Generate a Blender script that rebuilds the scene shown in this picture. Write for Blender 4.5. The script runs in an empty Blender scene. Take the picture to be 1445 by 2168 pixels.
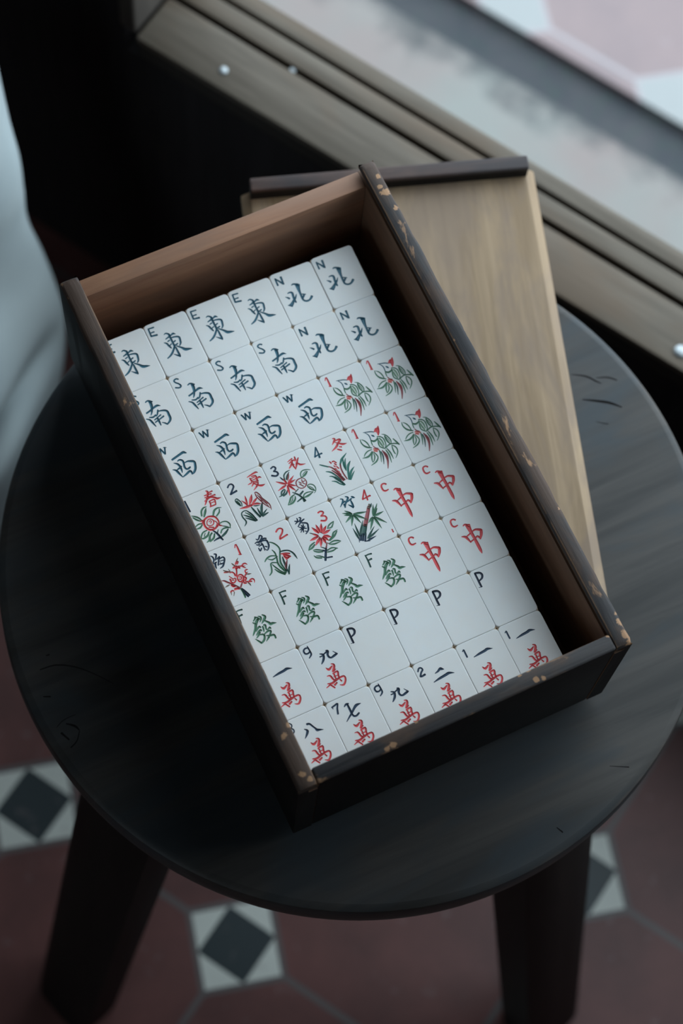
import bpy, bmesh, math, random
from mathutils import Vector, Matrix
from mathutils.geometry import delaunay_2d_cdt

SC = bpy.context.scene
COL = SC.collection
MM = 0.001
FLOOR = 0.600            # tile tops stand this far above the floor (m); all mm figures are measured from the tile tops


def W(x, y, z):
    """millimetres (x along a tile row, y towards the back of the box, z from the tile tops) to metres above the floor"""
    return Vector((x * MM, y * MM, z * MM + FLOOR))


# ---------------------------------------------------------------- camera, sky, exposure
cam_data = bpy.data.cameras.new('camera')
cam = bpy.data.objects.new('camera', cam_data)
COL.objects.link(cam)
RW = ((0.9030961, -0.4265870, 0.0494060), (-0.3848726, -0.8550368, -0.3475416), (0.1905007, 0.2948485, -0.9363620))
rot = Matrix((RW[0], [-v for v in RW[1]], [-v for v in RW[2]])).transposed()
cam.matrix_world = Matrix.Translation(W(-199.84, -322.50, 997.46)) @ rot.to_4x4()
cam_data.sensor_fit = 'AUTO'
cam_data.sensor_width = 36.0
cam_data.lens = 4400.0 / 2168.0 * 36.0
cam_data.clip_start = 0.02
cam_data.dof.use_dof = True
cam_data.dof.focus_distance = 1.052
cam_data.dof.aperture_fstop = 5.0
cam_data.dof.aperture_blades = 9
SC.camera = cam

SC.view_settings.view_transform = 'Standard'
SC.view_settings.look = 'None'
SC.view_settings.gamma = 1.0
SC.view_settings.use_curve_mapping = False
SC.view_settings.exposure = 0.0

SKY = (0.77, 0.91, 1.0)
SKY_STRENGTH = 4.1
world = bpy.data.worlds.new('overcast_sky')
SC.world = world
world.use_nodes = True
bg = world.node_tree.nodes['Background']
bg.inputs[0].default_value = (*SKY, 1)
bg.inputs[1].default_value = SKY_STRENGTH

# frame of the wall with the opening: local x runs along the sill, local y points outdoors
ANG = math.radians(-58.95)
SILL0 = W(60.36, 429.05, -600)
ROOM = Matrix.Translation(SILL0) @ Matrix.Rotation(ANG, 4, 'Z')
SILL_Z = 0.400
OPEN_W, OPEN_TOP = 1.02, 1.20

portal_data = bpy.data.lights.new('daylight_portal', 'AREA')
portal_data.shape = 'RECTANGLE'
portal_data.size, portal_data.size_y = OPEN_W, OPEN_TOP - SILL_Z
portal_data.cycles.is_portal = True
portal = bpy.data.objects.new('daylight_portal', portal_data)
COL.objects.link(portal)
portal.matrix_world = ROOM @ Matrix.Translation((OPEN_W / 2, 0.075, (OPEN_TOP + SILL_Z) / 2)) @ Matrix.Rotation(math.radians(-90), 4, 'X')


# added opening behind the camera: sky through it fills the dark areas
FILL_OPEN = (-0.35, 0.57, 1.58, 2.18)
portal2_data = bpy.data.lights.new('added_fill_portal', 'AREA')
portal2_data.shape = 'RECTANGLE'
portal2_data.size, portal2_data.size_y = FILL_OPEN[1] - FILL_OPEN[0], FILL_OPEN[3] - FILL_OPEN[2]
portal2_data.cycles.is_portal = True
portal2 = bpy.data.objects.new('added_fill_portal', portal2_data)
COL.objects.link(portal2)
portal2.matrix_world = ROOM @ Matrix.Translation(((FILL_OPEN[0] + FILL_OPEN[1]) / 2, -2.77, (FILL_OPEN[2] + FILL_OPEN[3]) / 2)) @ Matrix.Rotation(math.radians(90), 4, 'X')


# ---------------------------------------------------------------- object helpers
def tag(o, label=None, cat=None, group=None, kind=None):
    if label: o['label'] = label
    if cat: o['category'] = cat
    if group: o['group'] = group
    if kind: o['kind'] = kind
    return o


def empty(name, mat=None):
    o = bpy.data.objects.new(name, None)
    o.empty_display_size = 0.02
    COL.objects.link(o)
    if mat is not None: o.matrix_world = mat
    return o


def finish(name, bm, mats, parent=None, smooth=None, recalc=True):
    if recalc: bmesh.ops.recalc_face_normals(bm, faces=bm.faces)
    me = bpy.data.meshes.new(name)
    bm.to_mesh(me); bm.free()
    for m in (mats if isinstance(mats, (list, tuple)) else [mats]): me.materials.append(m)
    if smooth is not None:
        for p in me.polygons: p.use_smooth = True
        if smooth < 180: me.set_sharp_from_angle(angle=math.radians(smooth))
    o = bpy.data.objects.new(name, me)
    COL.objects.link(o)
    if parent is not None: o.parent = parent
    return o


def box(bm, x0, x1, y0, y1, z0, z1, bev=0.0, seg=2, mi=0):
    r = bmesh.ops.create_cube(bm, size=1.0)
    vs = r['verts']
    for v in vs:
        v.co = Vector(((x0 + x1) / 2 + v.co.x * (x1 - x0), (y0 + y1) / 2 + v.co.y * (y1 - y0), (z0 + z1) / 2 + v.co.z * (z1 - z0)))
    fs = set(f for v in vs for f in v.link_faces)
    for f in fs: f.material_index = mi
    if bev > 0:
        es = list(set(e for v in vs for e in v.link_edges))
        bmesh.ops.bevel(bm, geom=es, offset=bev, offset_type='OFFSET', segments=seg, profile=0.5, affect='EDGES', clamp_overlap=True)


def prism(bm, poly, z0, z1, mi=0):
    """extrude a polygon given in x, y"""
    a = [bm.verts.new((x, y, z0)) for x, y in poly]
    b = [bm.verts.new((x, y, z1)) for x, y in poly]
    n = len(poly)
    fs = [bm.faces.new(a[::-1]), bm.faces.new(b)]
    for i in range(n): fs.append(bm.faces.new((a[i], a[(i + 1) % n], b[(i + 1) % n], b[i])))
    for f in fs: f.material_index = mi
    return a + b


# ---------------------------------------------------------------- material helpers
class NT:
    def __init__(self, name):
        self.m = bpy.data.materials.new(name)
        self.m.use_nodes = True
        self.t = self.m.node_tree
        self.b = self.t.nodes['Principled BSDF']

    def n(self, typ, **kw):
        o = self.t.nodes.new(typ)
        for k, v in kw.items():
            if k.startswith('i_'):
                key = k[2:]
                o.inputs[int(key) if key.isdigit() else key.replace('_', ' ')].default_value = v
            else: setattr(o, k, v)
        return o

    def l(self, a, b): self.t.links.new(a, b)

    def math(self, op, a, b=None, c=None):
        o = self.n('ShaderNodeMath', operation=op)
        for i, v in enumerate((a, b, c)):
            if v is None: continue
            if isinstance(v, (int, float)): o.inputs[i].default_value = v
            else: self.l(v, o.inputs[i])
        return o.outputs[0]

    def mix(self, f, a, b):
        o = self.n('ShaderNodeMix', data_type='RGBA')
        for i, v in ((0, f), (6, a), (7, b)):
            if isinstance(v, (int, float)): o.inputs[i].default_value = v
            elif isinstance(v, tuple): o.inputs[i].default_value = (*v, 1)
            else: self.l(v, o.inputs[i])
        return o.outputs[2]

    def ramp(self, f, lo, hi):
        o = self.n('ShaderNodeMapRange')
        o.inputs[1].default_value = lo; o.inputs[2].default_value = hi
        self.l(f, o.inputs[0])
        return o.outputs[0]

    def coords(self, scale=(1, 1, 1), rotz=0.0):
        tc = self.n('ShaderNodeTexCoord')
        mp = self.n('ShaderNodeMapping')
        mp.inputs['Scale'].default_value = scale
        mp.inputs['Rotation'].default_value = (0, 0, rotz)
        self.l(tc.outputs['Object'], mp.inputs['Vector'])
        return mp.outputs[0]

    def noise(self, vec, scale, detail=4.0, rough=0.55, dist=0.0):
        o = self.n('ShaderNodeTexNoise')
        o.inputs['Scale'].default_value = scale; o.inputs['Detail'].default_value = detail
        o.inputs['Roughness'].default_value = rough; o.inputs['Distortion'].default_value = dist
        self.l(vec, o.inputs['Vector'])
        return o.outputs['Fac']

    def bump(self, h, strength, dist=0.001):
        o = self.n('ShaderNodeBump')
        o.inputs['Strength'].default_value = strength; o.inputs['Distance'].default_value = dist
        self.l(h, o.inputs['Height'])
        self.l(o.outputs[0], self.b.inputs['Normal'])

    def done(self, col=None, rough=0.5, spec=0.5):
        if col is not None:
            if isinstance(col, tuple): self.b.inputs['Base Color'].default_value = (*col, 1)
            else: self.l(col, self.b.inputs['Base Color'])
        if isinstance(rough, (int, float)): self.b.inputs['Roughness'].default_value = rough
        else: self.l(rough, self.b.inputs['Roughness'])
        self.b.inputs['Specular IOR Level'].default_value = spec
        return self.m


def plain(name, col, rough=0.5, spec=0.5): return NT(name).done(col, rough, spec)


def wood(name, c0, c1, axis='y', grain=70.0, rough=0.5, spec=0.4, wear=None, wear_lo=0.5, wear_hi=0.62, blotch=None, bump=0.25, rotz=0.0, edge=0.0012, patch=9.0, bscale=34, chips=()):
    """streaky timber; wear = colour that shows on rubbed edges, in patches"""
    k = NT(name)
    st = {'x': (0.07, 1, 1), 'y': (1, 0.07, 1), 'z': (1, 1, 0.07)}[axis]
    v = k.coords(st, rotz)
    g = k.noise(v, grain * 4, 5, 0.6, 0.6)
    g2 = k.noise(v, grain, 3, 0.5, 1.2)
    f = k.ramp(k.math('ADD', k.math('MULTIPLY', g, 0.55), k.math('MULTIPLY', g2, 0.45)), 0.38, 0.60)
    col = k.mix(f, c0, c1)
    v2 = k.coords()
    if blotch is not None:
        bl = k.ramp(k.noise(k.coords(tuple(0.35 if q < 1 else 1 for q in st), rotz), bscale, 4, 0.62, 0.5), 0.44, 0.60)
        col = k.mix(k.math('MULTIPLY', bl, 0.75), col, blotch)
    if wear is not None:
        bv = k.n('ShaderNodeBevel', samples=4)
        bv.inputs['Radius'].default_value = edge
        ge = k.n('ShaderNodeNewGeometry')
        dt = k.n('ShaderNodeVectorMath', operation='DOT_PRODUCT')
        k.l(bv.outputs[0], dt.inputs[0]); k.l(ge.outputs['Normal'], dt.inputs[1])
        e = k.ramp(k.math('SUBTRACT', 1.0, dt.outputs['Value']), 0.01, 0.10)
        v3 = k.coords(tuple(0.4 if q < 1 else 1 for q in st), rotz)
        pt = k.ramp(k.math('ADD', k.noise(v3, patch * 3, 5, 0.65, 0.4), k.math('MULTIPLY', e, 0.24)), wear_lo, wear_hi)
        col = k.mix(k.math('MULTIPLY', pt, 0.85), col, wear)
        # knocked-off paint at known corners and edges (object space, metres)
        cn = k.noise(v2, 230, 5, 0.7, 0.6)
        for cx, cy, cz, cr in chips:
            dn = k.n('ShaderNodeVectorMath', operation='DISTANCE')
            tcn = k.n('ShaderNodeTexCoord')
            k.l(tcn.outputs['Object'], dn.inputs[0]); dn.inputs[1].default_value = (cx, cy, cz)
            dd = k.math('ADD', dn.outputs['Value'], k.math('MULTIPLY', k.math('SUBTRACT', cn, 0.5), cr * 3.6))
            col = k.mix(k.math('MULTIPLY', k.ramp(dd, cr, cr * 0.82), 0.9), col, wear)
    k.bump(k.math('ADD', g, k.math('MULTIPLY', g2, 0.5)), bump, 0.0006)
    return k.done(col, rough, spec)


# ---------------------------------------------------------------- carved strokes
def smooth_stroke(pts, sub=3):
    """Catmull-Rom through x, y, w triples"""
    if len(pts) < 3: sub = 1 if len(pts) == 2 else sub
    out = []
    n = len(pts)
    for i in range(n - 1):
        p0 = pts[max(i - 1, 0)]; p1 = pts[i]; p2 = pts[i + 1]; p3 = pts[min(i + 2, n - 1)]
        for s in range(sub):
            t = s / sub
            q = []
            for a, b, c, d in zip(p0, p1, p2, p3):
                q.append(0.5 * (2 * b + (c - a) * t + (2 * a - 5 * b + 4 * c - d) * t * t + (3 * b - a - 3 * c + d) * t ** 3))
            q[2] = max(q[2], 0.08)
            out.append(q)
    out.append(list(pts[-1]))
    return out


def ribbon(pts, depth):
    """rows of (left rim, left floor, right floor, right rim), with short sloping ends"""
    P = smooth_stroke(pts)
    # blunt ends: pull in a short cap
    rows = []
    n = len(P)
    for i, (x, y, w) in enumerate(P):
        a = P[max(i - 1, 0)]; b = P[min(i + 1, n - 1)]
        dx, dy = b[0] - a[0], b[1] - a[1]
        L = math.hypot(dx, dy) or 1.0
        dx, dy = dx / L, dy / L
        rows.append((x, y, dx, dy, w))
    first, last = rows[0], rows[-1]
    c0 = min(first[4] * 0.35, 0.3); c1 = min(last[4] * 0.35, 0.3)
    rows = [(first[0] - first[2] * c0, first[1] - first[3] * c0, first[2], first[3], first[4] * 0.72)] + rows + \
           [(last[0] + last[2] * c1, last[1] + last[3] * c1, last[2], last[3], last[4] * 0.72)]
    out = []
    m = len(rows)
    for i, (x, y, dx, dy, w) in enumerate(rows):
        h = w / 2
        d = 0.0 if i in (0, m - 1) else min(depth, w * 0.38)
        nx, ny = -dy, dx
        out.append(((x + nx * h, y + ny * h, 0.0), (x + nx * h * 0.35, y + ny * h * 0.35, -d), (x - nx * h * 0.35, y - ny * h * 0.35, -d), (x - nx * h, y - ny * h, 0.0)))
    return out


def cut_face(outline, ribbons):
    """triangles of the outline polygon (mm) with the stroke openings left out"""
    vs = [Vector(p) for p in outline]
    fs = [list(range(len(outline)))]
    for rb in ribbons:
        for a, b in zip(rb[:-1], rb[1:]):
            q = [a[0][:2], a[3][:2], b[3][:2], b[0][:2]]
            for tri in ((q[0], q[1], q[2]), (q[0], q[2], q[3])):
                ar = (tri[1][0] - tri[0][0]) * (tri[2][1] - tri[0][1]) - (tri[2][0] - tri[0][0]) * (tri[1][1] - tri[0][1])
                if abs(ar) < 1e-5: continue
                if ar < 0: tri = (tri[0], tri[2], tri[1])
                k = len(vs)
                vs += [Vector(p) for p in tri]
                fs.append([k, k + 1, k + 2])
    ov, oe, of, _, _, orig = delaunay_2d_cdt(vs, [], fs, 0, 1e-5, True)
    keep = [f for f, o in zip(of, orig) if 0 in o and len(o) == 1]
    return [tuple(v) for v in ov], keep

# carved figures, 1/100 mm on the tile face: x, y, width per point
G={
 'east':{'C':[('b',[-358,727,44,-245,759,74,-122,649,96,-132,572,109]),('b',[-116,606,109,-126,420,100,-125,203,96,-123,-42,96,-133,-146,87]),('b',[-113,-100,87,-326,-357,100,-519,-515,96,-732,-609,52]),('b',[-382,452,52,-188,502,87,-14,561,78,99,593,109,212,515,26]),('b',[-549,296,35,-441,208,87,-379,18,96,-317,-145,61]),('b',[-69,409,65,149,375,83,305,284,100,285,75,100,245,-70,87,148,-176,57]),('b',[-335,282,61,-222,314,65]),('b',[-114,117,65,44,169,70]),('b',[-328,22,57,-216,81,61]),('b',[-52,-73,87,91,-29,65]),('b',[-92,-191,78,-91,-435,100,-79,-683,96,-89,-787,65]),('b',[-79,-764,78,-207,-640,78,-345,-511,26]),('b',[-10,-146,65,179,-325,96,323,-497,152,518,-556,109,681,-602,22])],'L':[('b',[-986,1359,74,-1013,909,83]),('b',[-986,1359,74,-689,1336,74]),('b',[-968,1093,65,-774,1088,74]),('b',[-1013,909,83,-691,861,100])]},
 'south':{'C':[('b',[-384,792,57,-268,833,78,-151,768,96,-39,691,52]),('b',[-151,741,152,-175,498,144,-235,311,100,-315,134,83,-405,15,35]),('b',[-573,209,87,-381,257,87,-123,342,96,95,391,113,252,308,26]),('b',[-718,-85,44,-565,-206,87,-493,-424,96,-421,-668,44]),('b',[20,65,65,223,28,87,437,-94,109,448,-339,118,438,-547,118,337,-688,100,171,-787,78]),('b',[171,-787,78,74,-677,74,-53,-581,30]),('b',[30,140,74,-91,-72,78,-192,-134,61]),('b',[-528,-69,57,-338,-135,87,-182,-58,57]),('b',[-342,-306,61,-140,-236,65,62,-167,74]),('b',[-357,-445,65,-79,-370,74,174,-297,83]),('b',[-171,-249,83,-159,-493,96,-158,-706,52])],'L':[('b',[-702,1307,74,-809,1368,78,-945,1309,78,-914,1188,74,-781,1049,78,-725,903,87,-830,830,78,-1023,916,78])]},
 'west':{'C':[('b',[-414,508,96,-183,562,109,88,625,113,274,660,131,365,593,87,432,555,22]),('b',[110,90,52,266,112,78,432,51,109,584,-43,109,554,-239,122,474,-439,118,334,-585,100,199,-642,44]),('b',[-182,326,57,-62,350,87,59,244,96,50,65,96,11,-127,96,67,-270,87,187,-271,96,278,-233,74]),('b',[-408,309,35,-257,189,96,-191,15,109,-189,-194,87,-214,-353,35]),('b',[-390,-104,61,-280,-75,83,-110,-21,61]),('b',[-602,-10,35,-466,-110,96,-389,-314,109,-297,-589,39]),('b',[-272,-588,52,-72,-521,96,188,-429,109,229,-604,78])],'L':[('b',[-942,1321,78,-819,977,87]),('b',[-819,977,65,-736,1321,74]),('b',[-736,1321,78,-603,946,87]),('b',[-603,946,78,-485,1296,78]),('b',[-542,1321,44,-401,1258,26])]},
 'north':{'C':[('b',[-275,633,52,-167,653,87,54,541,100]),('b',[18,544,240,-20,330,174,-42,70,109,-55,-221,105,-31,-434,96,118,-540,96,303,-515,100,469,-373,122]),('b',[-19,-277,96,86,-176,100,111,-106,96]),('b',[24,-54,57,203,-147,48]),('b',[-659,263,57,-520,269,87,-433,190,113,-465,-39,109,-477,-276,109,-455,-388,74]),('b',[-248,54,26,-383,-129,96,-538,-249,109,-693,-395,166,-802,-468,196]),('b',[-914,-391,44,-733,-533,65]),('b',[-865,112,26,-758,24,87,-697,-57,100])],'L':[('b',[-951,1313,65,-958,896,91]),('b',[-951,1313,70,-655,883,109]),('b',[-621,1302,105,-645,852,83])]},
 'bird':{'M':[('b',[-396,1060,26,-200,1007,48,-28,956,52,128,873,44]),('b',[-322,1009,30,-217,870,44,-188,700,48,-209,527,44]),('b',[-60,761,44,0,682,87,45,622,30]),('r',[177,872,87,332,939,218,320,761,139,263,616,44]),('r',[466,1089,44,393,938,131,316,710,87]),('g',[-209,527,44,-241,384,52,-252,232,48]),('g',[-204,485,74,-99,399,96,53,409,87,161,479,65]),('g',[171,552,57,298,509,57,408,381,61,427,164,61,384,-52,52,292,-168,44]),('g',[165,437,52,72,218,57,60,14,57,150,-104,57,251,-201,52]),('l',[236,432,74,295,248,87,293,-12,57]),('l',[154,312,74,163,125,96,226,-99,57]),('m',[-242,176,39,-192,49,52,-67,-46,44]),('o',[-284,12,78,-173,-64,96,-57,-129,74]),('o',[-310,-93,78,-179,-178,74]),('g',[-704,774,35,-735,605,57,-686,401,74,-565,242,87,-359,111,48]),('g',[-648,736,30,-533,619,61,-453,427,65,-429,195,48]),('g',[-400,25,44,-622,21,57,-810,-65,57,-927,-181,30]),('g',[-426,-80,48,-548,-182,83,-761,-269,91,-1033,-224,26]),('g',[-396,-120,44,-528,-269,65,-610,-440,65,-647,-644,30]),('g',[-397,-224,44,-428,-417,61,-541,-575,52,-622,-642,26]),('g',[-361,-149,52,-296,-321,61,-288,-507,57,-471,-684,74,-779,-766,30]),('g',[446,587,26,587,497,57,692,306,65,730,80,57,678,-54,44]),('g',[551,448,65,529,275,87,558,79,78,617,-52,52]),('g',[591,352,30,640,147,39,649,38,26]),('g',[302,-198,61,465,-115,65,647,-92,65,860,-161,65,1031,-264,57]),('g',[878,131,39,952,-72,83,1041,-294,70]),('g',[667,-179,44,787,-311,61,826,-511,61,742,-708,57,553,-897,30]),('g',[656,-200,35,614,-416,65,612,-624,61,641,-715,26]),('g',[-53,-170,52,-85,-390,74,-234,-803,26]),('g',[260,-284,48,298,-613,78,238,-1041,26]),('g',[352,-247,48,420,-564,78,417,-900,26]),('d',[-3,-270,44,-15,-551,74,-165,-964,26]),('m',[83,-244,52,126,-562,96,104,-864,96,-76,-1263,35]),('m',[138,-333,39,197,-568,61,165,-787,48])],'N':[('r',[-928,1306,39,-801,1472,65,-809,913,96]),('r',[-880,918,39,-764,880,48])]},
 'winter':{'C':[('r',[402,1399,52,503,1353,78,386,1210,87,245,1091,26]),('r',[447,1235,57,689,1231,96,719,1165,109,557,1055,96,385,897,105,83,773,30]),('r',[436,1161,44,557,1055,65,758,913,109,972,874,26]),('r',[521,849,44,632,800,78]),('r',[385,767,52,480,685,87,571,619,65])],'N':[('b',[-611,1317,65,-862,832,74]),('b',[-616,1307,74,-611,1005,74,-651,712,100]),('b',[-857,843,65,-671,877,70,-450,881,87])],'M':[('r',[-285,301,57,-240,190,78]),('r',[-144,238,74,-49,234,52]),('r',[-49,208,57,11,104,74]),('r',[-99,102,57,-39,-3,74]),('r',[-175,-7,57,-129,-66,65]),('r',[-59,-98,65,1,-228,70]),('r',[-180,-147,57,-125,-236,65]),('r',[-130,-299,52,-50,-438,57]),('r',[-70,-480,52,-35,-586,52]),('t',[-821,348,44,-681,233,74,-450,52,61]),('t',[-681,-129,35,-475,-260,78,-320,-497,78,-150,-857,52]),('t',[-621,-440,30,-461,-537,74,-321,-806,78,-86,-1182,70]),('t',[-626,-734,30,-436,-845,74,-321,-1012,65,-136,-1185,61]),('m',[-440,73,52,-280,-102,74,-140,-423,65,30,-938,61]),('m',[-370,-191,52,-210,-469,83,-40,-932,118]),('m',[172,-46,74,101,-299,74,100,-634,74,150,-940,61]),('d',[-380,-573,44,-201,-860,57,-91,-1141,52]),('t',[728,384,22,494,250,87,323,145,100,172,-46,74]),('t',[414,183,52,332,-92,87,302,-311,78,296,-503,26]),('t',[549,135,30,433,-59,78,362,-287,74,301,-492,26]),('t',[714,-108,35,553,-243,109,412,-464,109,230,-1002,78]),('t',[773,-471,22,552,-605,96,391,-791,109,270,-1020,74]),('t',[682,-689,22,481,-857,74,315,-1053,48])]},
 'autumn':{'C':[('r',[426,1256,65,286,1215,57,146,1174,30]),('r',[166,1061,44,366,1127,74,496,1147,57]),('r',[386,1170,78,316,1020,87,147,863,74,63,811,26]),('r',[316,1020,52,387,911,61]),('r',[586,1288,65,556,1120,87,491,1084,57]),('r',[746,1164,52,626,1036,96,507,857,100,353,629,35]),('r',[317,968,52,327,834,74,368,661,52]),('r',[572,944,65,687,776,96,946,707,22])],'N':[('n',[-797,1196,74,-643,1243,78,-562,1130,87,-646,1026,78,-741,1004,61,-601,915,87,-580,777,96,-719,710,87,-919,826,96])],'M':[('n',[-478,345,52,-523,455,74,-568,578,26]),('d',[58,722,26,-171,696,65,-350,570,65,-398,360,52]),('d',[-31,633,35,-190,499,74,-318,325,78]),('d',[-644,-120,52,-822,-194,78,-910,-333,61]),('d',[-614,-159,44,-722,-290,74,-910,-385,65,-1073,-401,30]),('d',[-534,-246,44,-642,-377,87,-840,-442,78]),('m',[-81,578,30,-150,429,65,-278,255,48]),('m',[435,76,44,191,70,61,42,-69,61,43,-300,52,213,-454,52,422,-419,57,561,-250,57,550,-40,44,455,67,39]),('m',[400,2,44,371,-114,61]),('m',[511,-125,44,371,-165,52]),('m',[201,-63,44,292,-181,61]),('m',[192,-187,52,322,-374,57]),('m',[371,-217,48,471,-313,44]),('g',[425,107,52,469,306,57,618,419,57,848,394,52,1034,298,26]),('g',[470,99,52,669,164,100,849,290,52]),('g',[539,197,30,679,289,39,809,334,26]),('g',[512,-434,57,646,-404,48,811,-517,57,851,-715,52,772,-884,39,658,-948,22]),('g',[512,-485,52,612,-684,78,767,-844,39]),('g',[582,-491,39,702,-648,48,752,-798,30]),('d',[19,-405,44,-194,-501,52]),('d',[-339,-449,30,-194,-604,78,-74,-760,87,87,-1140,91]),('d',[184,-620,78,-4,-715,96]),('d',[-315,-1022,52,-93,-957,78,46,-917,65]),('d',[8,-1155,83,17,-980,78]),('g',[56,-947,57,175,-795,65,403,-770,57,652,-856,35]),('g',[96,-965,65,344,-948,100,633,-873,30]),('g',[-293,-611,52,-511,-666,74,-659,-830,78,-826,-984,30]),('g',[-302,-709,52,-371,-857,83,-588,-989,91,-831,-995,30]),('g',[-422,-681,30,-520,-841,48,-688,-944,30]),('r',[-344,93,60,-164,200,109,110,364,22]),('r',[-346,65,60,-169,91,109,99,132,22]),('r',[-357,24,60,-214,-67,109,3,-205,22]),('r',[-372,-5,60,-273,-183,109,-123,-451,22]),('r',[-421,-20,60,-463,-239,109,-526,-570,22]),('r',[-474,40,60,-671,-4,109,-969,-71,22]),('r',[-462,101,60,-625,232,109,-871,431,22]),('r',[-410,100,60,-421,231,109,-438,430,22])]},
 'summer':{'C':[('r',[290,1271,35,538,1315,78,796,1353,87,891,1298,39]),('r',[400,1170,65,412,985,78,462,937,57]),('r',[519,1220,61,718,1182,78,700,985,96,711,851,65]),('r',[451,1122,44,649,1136,48]),('r',[452,1019,44,670,1024,48]),('r',[739,1018,65,868,1038,96,953,961,26]),('r',[462,937,61,741,863,48]),('r',[161,880,30,299,895,65,403,912,48]),('r',[483,876,61,395,788,74,301,714,30]),('r',[513,837,52,682,787,78,535,622,87,319,489,30]),('r',[474,804,52,639,640,83,793,557,109,974,558,22])],'N':[('n',[-856,1170,78,-724,1278,74,-591,1256,78,-549,1109,87,-676,961,87,-870,767,83]),('n',[-870,767,83,-501,819,96])],'M':[('r',[-326,-115,52,-280,144,96,-239,394,26]),('r',[-218,-139,61,-43,89,152,113,325,30]),('r',[-89,-171,61,107,-55,109,299,50,35]),('r',[-59,-210,61,144,-238,109,337,-337,30]),('r',[-346,-107,61,-397,44,78,-508,221,26]),('r',[-108,-214,96,-434,-194,122,-754,-139,30]),('d',[-63,-272,30,51,-336,61,249,-374,26]),('d',[-796,376,52,-693,419,57,-617,296,61,-556,115,52,-603,-67,39]),('d',[-795,325,65,-744,174,96,-658,-5,74]),('g',[-716,315,48,-639,89,48]),('d',[-191,-291,44,-144,-503,96,-72,-764,100,-1,-974,100]),('d',[62,-469,30,65,-673,87,87,-937,78]),('d',[416,-322,52,261,-558,122,107,-946,87]),('d',[494,-727,26,303,-831,78,127,-955,61]),('d',[477,-922,44,295,-955,87,132,-996,74]),('m',[281,326,52,380,333,65,481,134,65,512,-59,57,644,-348,65,725,-588,61,688,-852,26]),('m',[291,271,52,293,91,57,385,-180,57,486,-430,57,672,-730,30]),('m',[361,188,35,433,-74,39,494,-255,35]),('m',[412,89,35,523,-192,39,635,-471,35]),('m',[404,-138,30,545,-354,35,636,-625,30]),('d',[-490,-372,48,-643,-342,52,-791,-415,57,-821,-630,65,-759,-861,74,-797,-996,70,-928,-1101,30]),('d',[-480,-402,52,-349,-639,87,-277,-900,96,-226,-1076,83]),('d',[-739,-527,30,-595,-656,74,-435,-829,74,-265,-1083,61]),('d',[-707,-719,30,-543,-857,74,-314,-1086,48]),('g',[-598,-451,44,-447,-646,65,-366,-886,57])]},
 'spring':{'C':[('r',[445,1460,44,515,1403,96,464,1235,96,329,1040,96,166,833,65,99,761,26]),('r',[551,1323,65,743,1327,74]),('r',[281,1253,52,444,1244,65,641,1206,74]),('r',[259,1148,44,476,1102,65,801,1083,83]),('r',[178,967,44,340,1010,74,526,1054,78,719,954,96,814,847,109,1031,826,22]),('r',[391,859,65,384,684,74,308,565,44]),('r',[396,870,61,657,867,74,650,692,74,622,577,52]),('r',[437,749,48,604,750,48]),('r',[352,584,65,622,577,61])],'N':[('n',[-752,1386,74,-734,755,87])],'M':[('g',[149,662,26,-27,665,78,-201,540,87,-285,299,78]),('g',[91,612,30,-33,439,118,-195,208,74]),('g',[811,309,26,601,370,74,401,295,100,267,101,78]),('g',[686,294,44,610,125,74,406,-12,70]),('g',[-758,512,35,-600,390,83,-470,256,83,-398,97,61]),('g',[-737,401,52,-626,224,87,-476,81,61]),('g',[-434,-90,57,-630,-52,74,-824,-116,52]),('g',[-462,-153,61,-626,-256,91,-811,-248,48]),('g',[-367,-524,57,-591,-549,74,-753,-703,74,-780,-816,44]),('g',[-296,-631,57,-440,-794,100,-682,-861,87,-809,-828,30]),('g',[-502,-615,35,-616,-765,48]),('g',[-187,-756,74,-360,-880,96,-464,-1060,100,-633,-1122,30]),('g',[-87,-852,70,-220,-1044,100,-452,-1140,74]),('g',[375,-454,52,531,-423,57,737,-491,65,839,-688,74,783,-865,39]),('g',[446,-612,44,624,-743,61,803,-900,30]),('g',[227,-943,65,361,-802,70,556,-789,70,714,-860,39]),('d',[211,-1137,87,443,-1040,109,646,-905,61]),('d',[184,-722,30,79,-851,61]),('n',[-91,-648,61,40,-884,96,113,-1144,109,175,-1322,74]),('n',[-266,-1199,44,-82,-1156,83,84,-1156,91]),('r',[-251,56,96,-32,122,87,180,65,96,319,-49,87,381,-280,78,335,-436,78,161,-560,87,-53,-615,100,-250,-526,100,-361,-299,100,-336,-83,100,-246,41,78]),('r',[-179,-103,52,-44,-12,52,114,-83,52,145,-224,57,60,-363,52,-106,-364,52,-225,-259,52,-185,-126,48]),('r',[-81,-147,39,6,-111,44,37,-201,44,-50,-237,39]),('r',[-466,51,52,-349,49,100,-394,-107,100]),('r',[286,-439,100,357,-547,83,485,-630,30]),('r',[184,-191,44,275,-358,52,151,-530,48]),('r',[-198,-411,65,14,-519,74])]},
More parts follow.
